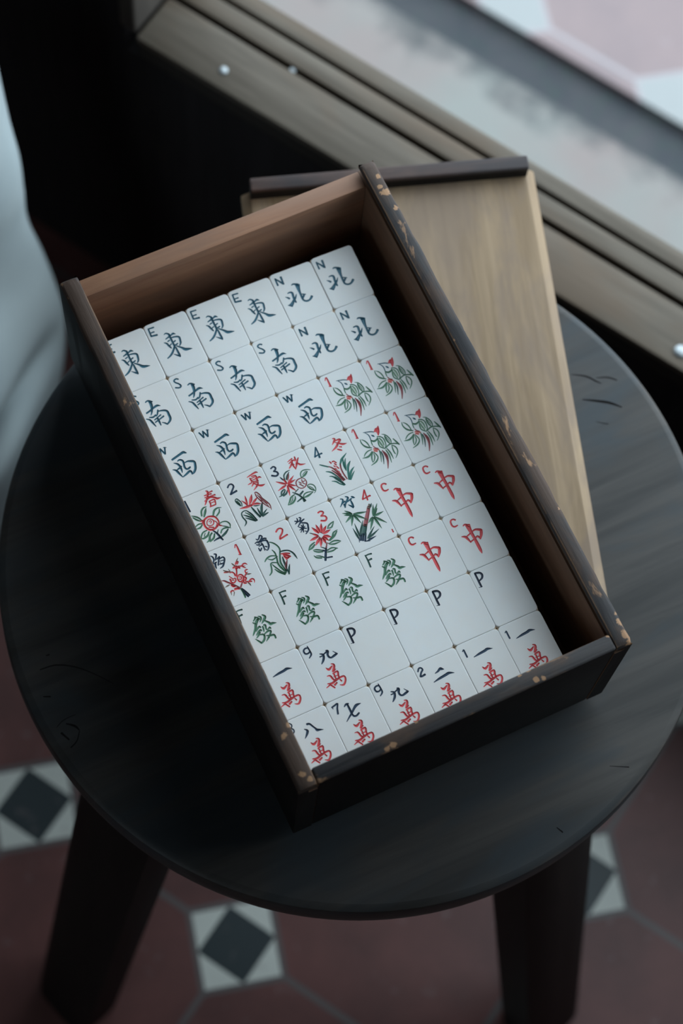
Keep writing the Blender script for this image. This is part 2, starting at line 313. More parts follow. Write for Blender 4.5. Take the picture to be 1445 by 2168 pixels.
 'plum':{'C':[('n',[-571,1392,52,-482,1327,87,-566,1165,78,-632,1070,70]),('n',[-774,1359,44,-694,1273,74,-701,1101,78,-814,952,61]),('n',[-545,1081,61,-372,1152,74]),('n',[-765,905,74,-630,944,61]),('n',[-688,945,74,-752,775,87,-759,628,39]),('n',[-381,1131,70,-504,962,74,-606,759,74]),('n',[-399,1039,61,-224,1061,74,-183,942,83,-286,764,83,-429,604,83,-588,564,39]),('n',[-474,924,44,-250,897,48]),('n',[-519,769,57,-315,752,57]),('n',[-463,844,44,-441,734,44])],'N':[('r',[527,1260,39,656,1416,65,646,818,96]),('r',[556,854,35,697,800,44])],'M':[('r',[-17,-155,83,86,47,74,141,222,83]),('r',[205,442,74,291,528,96,369,518,78,293,427,74]),('r',[4,309,74,158,338,100,257,244,100,317,167,74]),('r',[112,235,87,199,220,87]),('r',[276,285,74,442,235,74,567,303,74,674,280,70,739,188,26]),('r',[461,226,61,516,139,70,605,49,26]),('r',[520,200,39,623,166,22]),('q',[453,705,22,357,623,57,300,574,39]),('q',[42,578,26,78,474,74,148,368,48]),('q',[-493,408,35,-403,293,78,-256,202,61]),('q',[-235,354,30,-208,205,57]),('q',[499,-264,52,597,-308,74,725,-336,22]),('q',[371,-703,44,421,-800,74,447,-923,22]),('q',[-520,-436,44,-640,-444,74,-770,-472,30]),('q',[-623,-823,52,-644,-974,26]),('q',[-467,-893,52,-565,-1059,26]),('r',[-505,277,52,-363,225,70,-237,193,61]),('r',[-236,143,61,-124,130,70,-59,13,74,-66,-108,74]),('r',[-359,0,35,-289,-132,52,-214,-227,52,-113,-211,48]),('r',[-375,-167,74,-382,-338,83,-283,-432,74,-139,-348,74,-122,-232,61]),('r',[-316,-243,48,-227,-308,48]),('r',[-15,-255,74,99,-158,74,231,-180,83,286,-317,83,221,-461,83,77,-520,83,-22,-426,74,-21,-278,61]),('r',[101,-258,52,199,-302,52,133,-397,61,35,-352,48]),('r',[336,-364,83,386,-461,87,281,-538,87]),('r',[202,-503,83,186,-644,83,283,-688,78]),('r',[383,-311,70,489,-234,74,486,-84,61,573,-48,70,659,-67,26]),('r',[498,-214,61,604,-187,26]),('r',[281,-588,61,428,-679,70,553,-612,74,670,-615,74,720,-712,61,674,-840,26]),('r',[448,-688,61,575,-721,70]),('r',[-446,-482,78,-377,-588,100,-270,-611,78]),('r',[-383,-758,100,-247,-770,118,-150,-814,100]),('r',[-614,-802,78,-528,-767,74,-459,-823,61]),('m',[-803,-73,22,-686,-126,74,-577,-249,83,-419,-420,70,-261,-591,70,-112,-782,61]),('m',[126,-567,44,31,-673,74,-64,-779,74]),('g',[-91,-841,74,-49,-1058,96,-72,-1369,74]),('n',[-33,-867,65,58,-1082,100,169,-1354,96]),('n',[-21,-996,52,32,-1243,87,83,-1389,74])]},
 'orchid':{'C':[('n',[-695,1245,44,-635,1167,65,-528,1245,70,-461,1341,74]),('n',[-436,1342,70,-362,1246,74,-497,1105,83,-682,1012,70]),('n',[-844,1047,44,-702,1072,74,-515,1013,87,-350,1114,83,-217,1067,74]),('n',[-808,969,44,-729,908,70,-622,935,61]),('n',[-418,1019,61,-250,969,91,-229,783,87,-266,623,87,-411,463,61,-500,578,39]),('n',[-534,920,74,-513,810,74,-520,638,70,-548,500,35]),('n',[-718,828,48,-543,849,70]),('n',[-776,753,48,-764,572,74,-638,691,61]),('n',[-443,703,52,-364,642,74])],'N':[('r',[390,1172,78,531,1272,83,669,1261,78,739,1153,87,642,995,87,467,847,87,419,742,87]),('r',[419,742,87,635,771,78,856,810,87])],'M':[('g',[-146,808,52,3,691,70,138,466,74,169,251,74,84,39,78,-21,-189,87,-96,-456,96,-53,-825,87,-41,-1005,61]),('g',[-209,384,35,-143,217,74,-141,40,74,-178,-169,78,-234,-394,87,-191,-662,87,-51,-975,78]),('d',[132,117,61,323,94,74,544,7,65,693,-186,78,744,-385,78,773,-578,30]),('g',[-799,-51,44,-640,65,78,-430,108,74,-244,49,57,-101,-53,52]),('g',[-590,18,30,-413,-113,74,-179,-68,48]),('g',[-876,-814,48,-717,-699,74,-632,-488,74,-577,-289,74,-455,-256,61,-244,-364,48]),('g',[-517,-340,44,-427,-556,74,-297,-789,61]),('g',[-504,-621,44,-374,-854,78,-147,-1081,78]),('g',[-356,-713,61,-217,-925,78,-79,-1037,78]),('d',[125,-180,44,89,-414,96,72,-657,87,7,-952,70]),('d',[297,-683,26,172,-877,87,49,-1145,70]),('d',[64,-828,44,57,-1049,70]),('m',[265,-444,44,140,-612,96,45,-819,78]),('r',[114,0,48,320,-68,96,536,-165,74]),('r',[208,-105,78,355,-197,109,509,-328,74]),('r',[214,-195,74,293,-331,109,440,-323,74]),('r',[245,-385,57,352,-358,61])]},
 'chrysanthemum':{'C':[('n',[-899,1300,52,-790,1225,70]),('n',[-732,1402,44,-760,1237,74,-937,1140,39]),('n',[-618,1389,52,-549,1332,70,-652,1214,70,-731,1199,48]),('n',[-414,1208,61,-612,1145,83,-867,956,48]),('n',[-800,1204,61,-612,1196,61]),('n',[-601,1064,70,-373,936,83,-402,746,83,-470,575,83,-666,436,44]),('n',[-837,917,44,-678,795,70,-510,694,48]),('n',[-581,954,65,-669,791,78,-736,568,48]),('n',[-690,977,44,-679,846,57]),('n',[-541,834,44,-659,786,44]),('n',[-865,753,39,-728,792,57]),('n',[-869,616,39,-727,741,57]),('n',[-648,604,44,-558,539,44])],'N':[('r',[382,1218,78,536,1238,78,635,1142,87,551,1040,78,423,997,52,626,918,78,656,777,87,538,678,87,340,767,87])],'M':[('m',[36,220,48,125,104,39]),('m',[-131,18,48,-71,-110,48,22,-89,39]),('g',[450,236,44,618,388,78,910,472,39]),('g',[500,239,44,688,230,78,905,462,39]),('g',[236,-375,52,482,-259,78,639,-77,78,892,-26,30]),('g',[295,-402,52,601,-262,96,827,-86,57]),('g',[187,-529,52,443,-494,74,651,-562,78,789,-650,30]),('g',[172,-561,44,414,-657,78,745,-668,30]),('g',[-465,-160,61,-730,-241,87,-921,-419,30]),('g',[-504,-268,61,-700,-381,96,-925,-430,30]),('g',[-714,-513,30,-546,-563,74,-285,-719,61]),('g',[-698,-582,44,-521,-713,74,-294,-790,61]),('g',[-48,-826,61,208,-790,74,475,-936,39]),('g',[-87,-909,61,179,-953,78,440,-908,39]),('g',[-800,-800,35,-725,-947,74,-499,-1074,65]),('g',[-706,-855,35,-534,-945,70,-331,-1125,57]),('n',[-29,-633,74,-214,-952,109,-375,-1268,100]),('n',[-233,-1169,74,23,-1234,74]),('n',[-265,-728,83,-176,-793,78,-18,-814,70]),('m',[59,-497,61,-35,-656,65]),('m',[34,-397,39,172,-510,48]),('d',[-286,-517,30,-152,-641,61,-78,-737,48]),('r',[82,217,74,176,418,135,276,631,27]),('r',[4,231,74,2,449,135,-1,680,27]),('r',[-66,217,74,-157,417,135,-253,629,27]),('r',[-173,45,74,-397,32,135,-634,17,27]),('r',[-132,-54,74,-306,-192,135,-489,-338,27]),('r',[-71,-103,74,-168,-302,135,-271,-511,27]),('r',[19,-90,74,33,-273,135,49,-467,27]),('r',[69,-60,74,148,-206,135,231,-360,27]),('r',[129,-27,74,281,-131,135,442,-241,27]),('r',[164,77,74,361,104,135,570,131,27]),('r',[133,155,74,292,278,135,460,409,27]),('d',[-345,278,44,-409,345,48,-486,410,22]),('r',[-146,88,74,-245,183,109,-377,310,44])]},
 'bamboo':{'C':[('b',[-661,1436,44,-556,1351,78,-656,1191,78,-840,1031,30]),('b',[-656,1165,52,-497,1222,74]),('b',[-377,1449,44,-267,1349,96,-377,1219,87,-546,1065,87,-631,912,61]),('b',[-606,1092,78,-616,918,70]),('b',[-387,1147,61,-137,1214,74]),('b',[-87,1319,61,-23,1251,109,57,1190,26]),('b',[-207,1168,61,-208,964,96,-228,768,91]),('b',[-243,737,83,-327,864,74,-417,981,30])],'N':[('r',[673,1388,57,391,950,87]),('r',[673,1362,74,632,1098,78,601,805,74]),('r',[386,940,74,611,954,70,826,972,91])],'M':[('q',[570,563,74,470,404,131]),('m',[496,443,152,249,95,174,50,-171,196,-104,-382,196]),('d',[-100,-358,209,-289,-628,231,-428,-818,240]),('n',[-507,-732,87,-675,-1035,87]),('n',[-408,-777,96,-581,-1090,100]),('n',[-279,-784,87,-482,-1160,96]),('n',[-497,-1166,57,-250,-1252,39]),('r',[1161,-1155,57,1121,-1314,65]),('g',[-466,446,65,-570,564,118,-740,757,24]),('g',[-479,439,65,-639,529,118,-899,676,24]),('g',[-475,428,65,-622,467,118,-860,530,24]),('g',[-483,398,65,-662,305,118,-954,154,24]),('g',[-467,374,65,-577,179,118,-755,-139,24]),('g',[-426,370,65,-359,157,118,-249,-189,24]),('g',[-396,374,65,-194,176,118,134,-146,24]),('g',[-383,405,65,-125,342,118,295,240,24]),('g',[490,-84,65,585,123,118,739,461,24]),('g',[507,-86,65,677,109,118,954,428,24]),('g',[499,-105,65,634,8,118,853,193,24]),('g',[521,-128,65,751,-116,118,1127,-96,24]),('g',[508,-178,65,681,-382,118,962,-715,24]),('g',[478,-191,65,521,-455,118,590,-884,24]),('g',[433,-178,65,279,-385,118,29,-720,24]),('g',[438,-148,65,305,-222,118,89,-342,24]),('d',[-726,-917,55,-738,-686,100,-760,-276,20]),('d',[-634,-828,55,-611,-559,100,-571,-82,20]),('d',[-572,-727,55,-405,-501,100,-109,-100,20]),('d',[-301,-1081,55,-89,-920,100,288,-634,20]),('d',[-257,-1105,55,-4,-1016,100,446,-858,20]),('d',[535,382,55,596,449,100,705,566,20]),('n',[-358,-1197,53,-176,-1178,96,152,-1143,19]),('n',[-685,-854,57,-779,-1102,30])]},
 'centre':{'C':[('r',[-338,755,52,-214,787,87,-11,657,78]),('r',[-105,712,240,-113,350,166,-96,-60,139,-90,-490,152,-92,-790,131,-103,-960,39]),('r',[-655,255,52,-492,169,122,-423,12,113,-365,-215,48]),('r',[-397,164,65,-193,235,74]),('r',[-345,-174,65,-181,-135,70]),('r',[-43,294,61,166,325,96,414,188,139]),('r',[419,199,131,322,-22,131,161,-227,78]),('r',[-67,-99,65,93,-45,96,152,-147,87])],'L':[('r',[-564,1210,91,-648,1286,78,-773,1279,78,-843,1185,83,-844,983,87,-746,888,87,-581,902,61])]},
 'fortune':{'C':[('g',[-222,530,52,-90,633,78,-81,703,52]),('g',[-82,699,65,38,600,87,107,494,61]),('g',[57,541,109,-79,454,144,-196,308,131,-312,112,109,-467,-65,78,-559,-160,30]),('g',[-285,472,52,-196,357,87]),('g',[96,673,44,194,579,87,146,451,87,53,356,39]),('g',[307,665,52,405,521,122,293,385,122,122,251,48]),('g',[293,335,65,446,154,109,491,47,131,628,34,109,793,-20,22]),('g',[-311,-12,52,-175,100,87,-58,146,96,-38,63,48]),('g',[-388,-200,44,-213,-81,96,-77,-44,96,-57,-102,48]),('g',[-169,-138,83,-329,-276,83,-446,-347,39]),('g',[-222,-251,61,-41,-320,96,-74,-491,96,-181,-615,100,-332,-683,74]),('g',[-327,-673,87,-420,-519,78,-524,-361,30]),('g',[79,84,78,60,-81,78,27,-202,35]),('g',[147,128,65,231,102,96,188,-89,78,247,-165,65,393,-108,96,403,-212,30]),('g',[-17,-319,57,208,-247,87,355,-289,87,267,-423,87,102,-570,87,-63,-693,30]),('g',[52,-424,44,229,-504,87,424,-543,96,430,-731,78])],'L':[('d',[-824,1375,52,-807,1081,78,-834,696,83]),('d',[-804,1341,65,-657,1350,70,-491,1324,83]),('d',[-792,1062,65,-597,1073,91])]},
 'wan':{'W':[('r',[-26,129,44,80,57,96,34,-91,118,-117,-264,74]),('r',[-347,46,39,-249,-95,118,-34,12,57]),('r',[-69,-262,74,64,-202,48]),('r',[-471,-368,39,-326,-410,83,-276,-601,91,-227,-720,74]),('r',[-145,-372,78,104,-341,91,59,-537,91,37,-708,78]),('r',[-115,-434,74,-131,-691,74]),('r',[-176,-538,48,59,-537,48]),('r',[-208,-705,74,32,-693,74]),('r',[-619,-734,48,-417,-801,105,-207,-753,91,80,-691,91,286,-701,83,316,-811,87,255,-963,91,94,-1106,87,-79,-1027,30]),('r',[-745,-904,39,-551,-837,74]),('r',[-522,-826,74,-375,-1061,74]),('r',[-329,-938,96,-167,-867,78]),('r',[37,-780,57,82,-885,78])]},
 'nine':{'C':[('n',[-318,831,44,-187,735,96,-224,558,109,-337,416,96,-456,313,39]),('n',[-374,687,61,-283,682,52,-168,727,61,53,796,78]),('n',[37,864,61,101,799,122,25,639,100,32,502,96,134,420,87,316,458,109,475,495,87]),('n',[482,485,65,335,697,26])],'N':[('n',[-717,1486,35,-720,1354,74,-702,1164,74,-719,977,83,-885,847,48]),('n',[-720,1354,65,-869,1385,78,-993,1296,83,-966,1126,83,-817,1094,74,-712,1168,61])]},
 'seven':{'C':[('n',[-358,1091,52,-222,1170,92,-93,1152,52]),('n',[-173,1128,92,-169,823,103,-166,580,92,-108,453,92,21,434,92,173,506,85]),('n',[-570,352,29,-359,507,74,-151,654,92,72,834,111,233,922,129,467,916,22])],'N':[('n',[-934,1313,74,-749,1350,81,-596,1381,74,-714,1152,85,-799,889,88]),('n',[-917,1286,55,-912,1213,33])]},
 'eight':{'C':[('n',[-243,881,37,-157,792,92,-147,708,122,-264,561,92,-401,435,29]),('n',[-26,1053,103,103,1014,92,186,856,81,269,698,81,315,587,129,432,543,92,614,474,18])],'N':[('n',[-794,1484,55,-728,1353,59,-757,1247,59,-857,1222,55,-967,1363,55,-914,1478,55,-804,1484,48]),('n',[-824,1207,55,-738,1078,63,-767,951,63,-909,896,59,-1032,1012,59,-1010,1142,55,-835,1206,48])]},
 'two':{'C':[('n',[-285,761,41,-104,802,92,35,882,111,97,843,129,212,771,22]),('n',[-547,370,33,-228,429,103,133,469,122,347,494,122,601,399,22])],'N':[('n',[-1076,1193,70,-933,1322,77,-818,1311,74,-777,1190,81,-908,1086,81,-1059,920,88]),('n',[-1063,911,81,-941,896,92,-769,920,100])]},
 'one':{'C':[('n',[-539,708,33,-233,754,103,107,785,122,265,816,122,517,733,22])],'N':[('n',[-941,1200,41,-850,1261,70,-851,1138,81,-852,850,81])]},
 'white':{'L':[('k',[-938,1488,55,-822,1415,103,-670,1356,103,-616,1217,107,-697,1068,96,-885,988,66]),('k',[-921,1418,92,-927,1110,92,-932,803,100,-923,654,85]),('k',[-1083,675,26,-897,646,33])]},
}

# ---------------------------------------------------------------- materials
def octagon_tiles(name, P, half, inner, col_a, col_b, dot_col, diamond_col, grout, dirt, rough=0.45, spec=0.4):
    """octagon paving with small turned square insets at the lattice points (object space, metres)"""
    k = NT(name)
    tc = k.n('ShaderNodeTexCoord')
    sp = k.n('ShaderNodeSeparateXYZ')
    k.l(tc.outputs['Object'], sp.inputs[0])
    def cell(s):
        t = k.math('FRACT', k.math('ADD', k.math('DIVIDE', s, P), 0.5))
        return k.math('ABSOLUTE', k.math('SUBTRACT', t, 0.5))
    au, av = cell(sp.outputs['X']), cell(sp.outputs['Y'])
    dist = k.math('ADD', au, av)
    isdot = k.math('LESS_THAN', dist, half)
    rim = k.math('LESS_THAN', k.math('ABSOLUTE', k.math('SUBTRACT', dist, half)), 0.017)
    dia = k.math('LESS_THAN', k.math('MAXIMUM', au, av), inner)
    line = k.math('LESS_THAN', k.math('MINIMUM', au, av), 0.013)
    v = k.coords()
    n1 = k.noise(v, 14, 5, 0.6, 0.3)
    n2 = k.noise(v, 60, 4, 0.6, 0.2)
    col = k.mix(k.ramp(n1, 0.35, 0.65), col_a, col_b)
    col = k.mix(k.math('MULTIPLY', k.ramp(n2, 0.62, 0.74), 0.35), col, dirt)
    col = k.mix(line, col, grout)
    dcol = k.mix(dia, dot_col, diamond_col)
    dcol = k.mix(k.math('MULTIPLY', k.ramp(n2, 0.6, 0.75), 0.3), dcol, dirt)
    col = k.mix(isdot, col, dcol)
    col = k.mix(rim, col, grout)
    k.bump(k.math('ADD', k.math('MULTIPLY', n2, 0.4), k.math('MAXIMUM', rim, k.math('MULTIPLY', line, -1.0))), 0.2, 0.001)
    return k.done(col, rough, spec)


M = {}
M['floor'] = octagon_tiles('red_octagon_floor', 0.1905, 0.235, 0.112, (0.200, 0.085, 0.078), (0.140, 0.064, 0.060), (0.80, 0.83, 0.77), (0.045, 0.060, 0.066), (0.16, 0.14, 0.14), (0.34, 0.28, 0.28))
M['pavement'] = octagon_tiles('pink_octagon_paving', 0.181, 0.235, 0.02, (0.225, 0.165, 0.165), (0.195, 0.146, 0.150), (0.265, 0.275, 0.275), (0.26, 0.27, 0.27), (0.30, 0.27, 0.28), (0.33, 0.29, 0.30), 0.5)


def mottled(name, a, b, scale, rough=0.7, c=None):
    k = NT(name)
    v = k.coords()
    n1 = k.noise(v, scale, 5, 0.6, 0.4)
    n2 = k.noise(v, scale * 6, 4, 0.6)
    col = k.mix(k.ramp(n1, 0.35, 0.65), a, b)
    if c is not None: col = k.mix(k.math('MULTIPLY', k.ramp(n2, 0.5, 0.7), 0.6), col, c)
    k.bump(n2, 0.3, 0.001)
    return k.done(col, rough, 0.3)


def apron_mat():
    k = NT('pale_cement')
    v = k.coords()
    tc = k.n('ShaderNodeTexCoord'); sp = k.n('ShaderNodeSeparateXYZ'); k.l(tc.outputs['Object'], sp.inputs[0])
    n1 = k.noise(v, 5, 5, 0.6, 0.4); n2 = k.noise(v, 30, 4, 0.6)
    col = k.mix(k.ramp(n1, 0.38, 0.62), (0.220, 0.225, 0.212), (0.230, 0.195, 0.185))
    col = k.mix(k.math('MULTIPLY', k.ramp(n2, 0.52, 0.7), 0.25), col, (0.20, 0.20, 0.19))
    moss = k.ramp(k.math('ADD', sp.outputs['Y'], k.math('MULTIPLY', k.math('SUBTRACT', k.noise(v, 16, 5, 0.7), 0.5), 0.16)), 0.385, 0.425)
    col = k.mix(k.math('MULTIPLY', moss, 0.8), col, (0.050, 0.058, 0.062))
    k.bump(n2, 0.3, 0.001)
    return k.done(col, 0.8, 0.25)


M['apron'] = apron_mat()
M['drain'] = mottled('mossy_cement', (0.034, 0.040, 0.048), (0.060, 0.060, 0.066), 12, 0.8, (0.040, 0.062, 0.055))
M['wall'] = wood('black_stained_boards', (0.022, 0.020, 0.021), (0.032, 0.029, 0.030), 'z', 30, 0.8, 0.1)
M['plaster'] = mottled('grey_plaster', (0.30, 0.295, 0.285), (0.36, 0.35, 0.335), 3, 0.9)
M['jamb'] = wood('dark_jamb_wood', (0.045, 0.038, 0.033), (0.07, 0.06, 0.052), 'z', 40, 0.6, 0.3)
M['sill'] = wood('weathered_sill_wood', (0.074, 0.060, 0.046), (0.122, 0.102, 0.081), 'x', 45, 0.65, 0.22, blotch=(0.105, 0.074, 0.051), bscale=14)
M['sill_gap'] = plain('sill_groove_dark', (0.042, 0.037, 0.033), 0.8, 0.1)
M['nail'] = NT('pale_metal').done((0.36, 0.39, 0.41), 0.5, 0.4); M['nail'].node_tree.nodes['Principled BSDF'].inputs['Metallic'].default_value = 0.7
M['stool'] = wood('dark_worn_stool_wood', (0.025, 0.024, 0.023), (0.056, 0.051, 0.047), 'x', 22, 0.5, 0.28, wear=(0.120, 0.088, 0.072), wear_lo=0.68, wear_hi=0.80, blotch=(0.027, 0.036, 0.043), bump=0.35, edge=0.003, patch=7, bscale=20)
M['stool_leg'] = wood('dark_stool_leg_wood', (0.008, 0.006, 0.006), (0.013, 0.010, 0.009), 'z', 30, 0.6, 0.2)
M['crack'] = plain('crack_dark', (0.016, 0.014, 0.014), 0.8, 0.1)
M['rim'] = wood('dark_worn_box_wood', (0.024, 0.023, 0.025), (0.054, 0.050, 0.050), 'y', 80, 0.62, 0.18, wear=(0.330, 0.190, 0.105), wear_lo=0.640, wear_hi=0.690, blotch=(0.085, 0.053, 0.038), bump=0.5, patch=26, bscale=55, chips=[(0.0965, -0.1336, 0.092, 0.0032), (0.0973, -0.1272, 0.093, 0.0024), (0.0976, -0.1218, 0.094, 0.0018), (0.0961, -0.1376, 0.091, 0.003), (0.0945, 0.1344, 0.094, 0.0026), (0.0934, 0.138, 0.094, 0.0016), (0.0953, 0.1234, 0.094, 0.0016), (0.0949, 0.1444, 0.094, 0.0013), (-0.0802, 0.1558, 0.094, 0.0022), (-0.0818, 0.1541, 0.093, 0.0018), (-0.0823, 0.149, 0.094, 0.0013), (-0.0824, 0.1444, 0.094, 0.0012), (-0.0826, 0.1377, 0.094, 0.001), (-0.077, -0.131, 0.094, 0.0016), (-0.0775, -0.1107, 0.094, 0.0022), (-0.0726, -0.1065, 0.094, 0.0018), (0.0828, -0.0078, 0.094, 0.001), (0.0891, 0.0426, 0.094, 0.001), (0.0968, -0.0615, 0.094, 0.0012), (-0.0696, -0.0218, 0.094, 0.0012), (-0.075, -0.1345, 0.094, 0.0016)])
M['rim_x'] = wood('dark_worn_box_wood_front', (0.024, 0.023, 0.025), (0.054, 0.050, 0.050), 'x', 80, 0.62, 0.18, wear=(0.330, 0.190, 0.105), wear_lo=0.640, wear_hi=0.690, blotch=(0.085, 0.053, 0.038), bump=0.5, patch=26, bscale=55, chips=[(-0.0317, -0.136, 0.0935, 0.0022), (-0.0346, -0.136, 0.0935, 0.0016), (0.0455, -0.1358, 0.0935, 0.0014), (0.0492, -0.1362, 0.0935, 0.0012), (0.0437, -0.1293, 0.0935, 0.0015), (0.0389, -0.1295, 0.0935, 0.0012), (-0.0166, -0.1299, 0.0935, 0.001), (0.0875, -0.1301, 0.0935, 0.001)])
M['lacquer_and_shade'] = wood('black_box_lacquer_and_batten_shade', (0.007, 0.006, 0.006), (0.013, 0.011, 0.010), 'y', 60, 0.6, 0.2, bump=0.2)  # box side lacquer; also colours in the batten's shade
M['bare'] = wood('bare_brown_box_wood', (0.250, 0.120, 0.072), (0.350, 0.185, 0.112), 'x', 45, 0.6, 0.22, blotch=(0.240, 0.140, 0.098), bscale=26)
M['inner'] = wood('inner_brown_box_wood', (0.150, 0.086, 0.056), (0.215, 0.125, 0.080), 'y', 50, 0.55, 0.3)
M['lid'] = wood('tan_lid_wood', (0.200, 0.134, 0.077), (0.310, 0.218, 0.135), 'y', 40, 0.55, 0.25, blotch=(0.190, 0.135, 0.098), bump=0.25, bscale=30)
M['batten'] = wood('brown_batten_wood', (0.060, 0.038, 0.033), (0.105, 0.068, 0.058), 'x', 60, 0.6, 0.2, blotch=(0.030, 0.030, 0.034), bscale=24)
M['cloth'] = mottled('pale_blue_grey_cloth', (0.36, 0.42, 0.44), (0.42, 0.475, 0.485), 5, 0.9)


def ivory(name, a, b):
    k = NT(name)
    oi = k.n('ShaderNodeObjectInfo')
    v = k.coords()
    n1 = k.noise(v, 90, 3, 0.5)
    col = k.mix(oi.outputs['Random'], a, b)
    col = k.mix(k.math('MULTIPLY', k.ramp(n1, 0.4, 0.7), 0.35), col, (0.80, 0.77, 0.74))
    k.b.inputs['Subsurface Weight'].default_value = 0.35
    k.b.inputs['Subsurface Radius'].default_value = (0.0022, 0.0020, 0.0018)
    k.b.inputs['Subsurface Scale'].default_value = 1.0
    return k.done(col, 0.5, 0.4)


M['face'] = ivory('polished_white_tile', (0.80, 0.83, 0.84), (0.80, 0.81, 0.80))
M['tileback'] = wood('amber_tile_back', (0.70, 0.52, 0.36), (0.80, 0.62, 0.45), 'y', 200, 0.4, 0.4)
PAINT = {'b': (0.040, 0.140, 0.200), 'n': (0.038, 0.068, 0.112), 'r': (0.70, 0.100, 0.112), 'm': (0.37, 0.105, 0.115), 'g': (0.105, 0.240, 0.160),
         'd': (0.050, 0.120, 0.105), 'k': (0.030, 0.044, 0.072), 'l': (0.25, 0.40, 0.28), 't': (0.065, 0.230, 0.190), 'o': (0.75, 0.23, 0.20), 'q': (0.30, 0.24, 0.20)}
PNAME = {'b': 'teal_blue', 'n': 'navy', 'r': 'red', 'm': 'maroon', 'g': 'green', 'd': 'dark_green', 'k': 'blue_black', 'l': 'pale_green', 't': 'sea_green', 'o': 'coral', 'q': 'olive_brown'}
for c, v in PAINT.items(): M['p_' + c] = plain(PNAME[c] + '_paint', v, 0.45, 0.4)

# ---------------------------------------------------------------- the room
room_h = 2.5
bm = bmesh.new(); box(bm, -1.9, 3.0, -2.7, 0.0, -0.05, 0.0)
# floor: shift so that an inset's centre is the object's origin
fl_off = Vector((0.375, -0.410, 0.0))
for v in bm.verts: v.co -= fl_off
o = finish('floor', bm, M['floor']); o.matrix_world = ROOM @ Matrix.Translation(fl_off); tag(o, kind='structure')

bm = bmesh.new()
WT = 0.069
box(bm, -1.9, 0.0, 0.0, WT, -0.15, room_h)
box(bm, OPEN_W, 3.0, 0.0, WT, -0.15, room_h)
box(bm, 0.0, OPEN_W, 0.0, WT, -0.15, SILL_Z - 0.030)
box(bm, 0.0, OPEN_W, 0.0, WT, OPEN_TOP, room_h)
o = finish('wall_front', bm, M['wall']); o.matrix_world = ROOM; tag(o, kind='structure')
bm = bmesh.new()
box(bm, -1.9, FILL_OPEN[0], -2.76, -2.7, 0.0, room_h); box(bm, FILL_OPEN[1], 3.0, -2.76, -2.7, 0.0, room_h)
box(bm, FILL_OPEN[0], FILL_OPEN[1], -2.76, -2.7, 0.0, FILL_OPEN[2]); box(bm, FILL_OPEN[0], FILL_OPEN[1], -2.76, -2.7, FILL_OPEN[3], room_h)  # gap cut for the added fill opening
o = finish('wall_back', bm, M['plaster']); o.matrix_world = ROOM; tag(o, kind='structure')
for nm, a in (('wall_left', (-1.96, -1.9, -2.76, WT)), ('wall_right', (3.0, 3.06, -2.76, WT))):
    bm = bmesh.new(); box(bm, *a, 0.0, room_h)
    o = finish(nm, bm, M['plaster']); o.matrix_world = ROOM; tag(o, kind='structure')
bm = bmesh.new(); box(bm, -1.96, 3.06, -2.76, WT, room_h, room_h + 0.06)
o = finish('ceiling', bm, M['plaster']); o.matrix_world = ROOM; tag(o, kind='structure')
# jamb board lining the end of the opening
bm = bmesh.new(); box(bm, -0.004, 0.010, -0.002, WT, SILL_Z, OPEN_TOP, 0.002)
o = finish('trim_1', bm, M['jamb']); o.matrix_world = ROOM; tag(o, kind='structure')

# ---------------------------------------------------------------- outdoors
GZ = -0.100
bm = bmesh.new(); box(bm, -3.0, 5.0, WT, 0.418, GZ - 0.1, GZ)
o = finish('apron', bm, M['apron']); o.matrix_world = ROOM; tag(o, kind='structure')
bm = bmesh.new(); box(bm, -3.0, 5.0, 0.418, 0.470, GZ - 0.1, GZ - 0.012)
o = finish('drain_channel', bm, M['drain']); o.matrix_world = ROOM; tag(o, kind='structure')
pv = Vector((0.078, 0.4865, GZ))
bm = bmesh.new(); box(bm, -3.0, 5.0, 0.470, 5.0, -0.1, 0.0)
for v in bm.verts: v.co.x -= pv.x; v.co.y -= pv.y
o = finish('pavement', bm, M['pavement']); o.matrix_world = ROOM @ Matrix.Translation(pv); tag(o, kind='structure')

# ---------------------------------------------------------------- window sill
sill = empty('window_sill', ROOM @ Matrix.Translation((0, 0, SILL_Z)))
tag(sill, 'weathered grey-brown wooden sill with two long dark grooves under the bright opening', 'window sill')
L0, L1 = 0.0105, OPEN_W
def plank(name, y0, y1, z0, z1, mat, bev=0.0015):
    bm = bmesh.new(); box(bm, L0, L1, y0, y1, z0, z1, bev)
    return finish(name, bm, mat, sill, 40)
plank('base_board', 0.0, WT, -0.029, -0.008, M['sill_gap'], 0.0)
plank('inner_plank', -0.004, 0.0356, -0.0078, 0.0, M['sill'], 0.003)
plank('track_strip', 0.0392, 0.0538, -0.0078, 0.0, M['sill'])
plank('outer_plank', 0.0571, WT + 0.001, -0.0078, 0.0, M['sill'])
for u, v, r in ((0.074, 0.0086, 0.0031), (0.110, 0.0376, 0.0024), (0.430, 0.007, 0.0046)):
    bm = bmesh.new()
    bmesh.ops.create_uvsphere(bm, u_segments=16, v_segments=10, radius=r)
    for w in bm.verts: w.co = Vector((u + w.co.x, v + w.co.y, (w.co.z * 0.55 if w.co.z > 0 else w.co.z * 0.2) + 0.0005 - (0.004 if abs(v - 0.0376) < 1e-4 else 0)))
    finish('nail', bm, M['nail'], sill, 180)

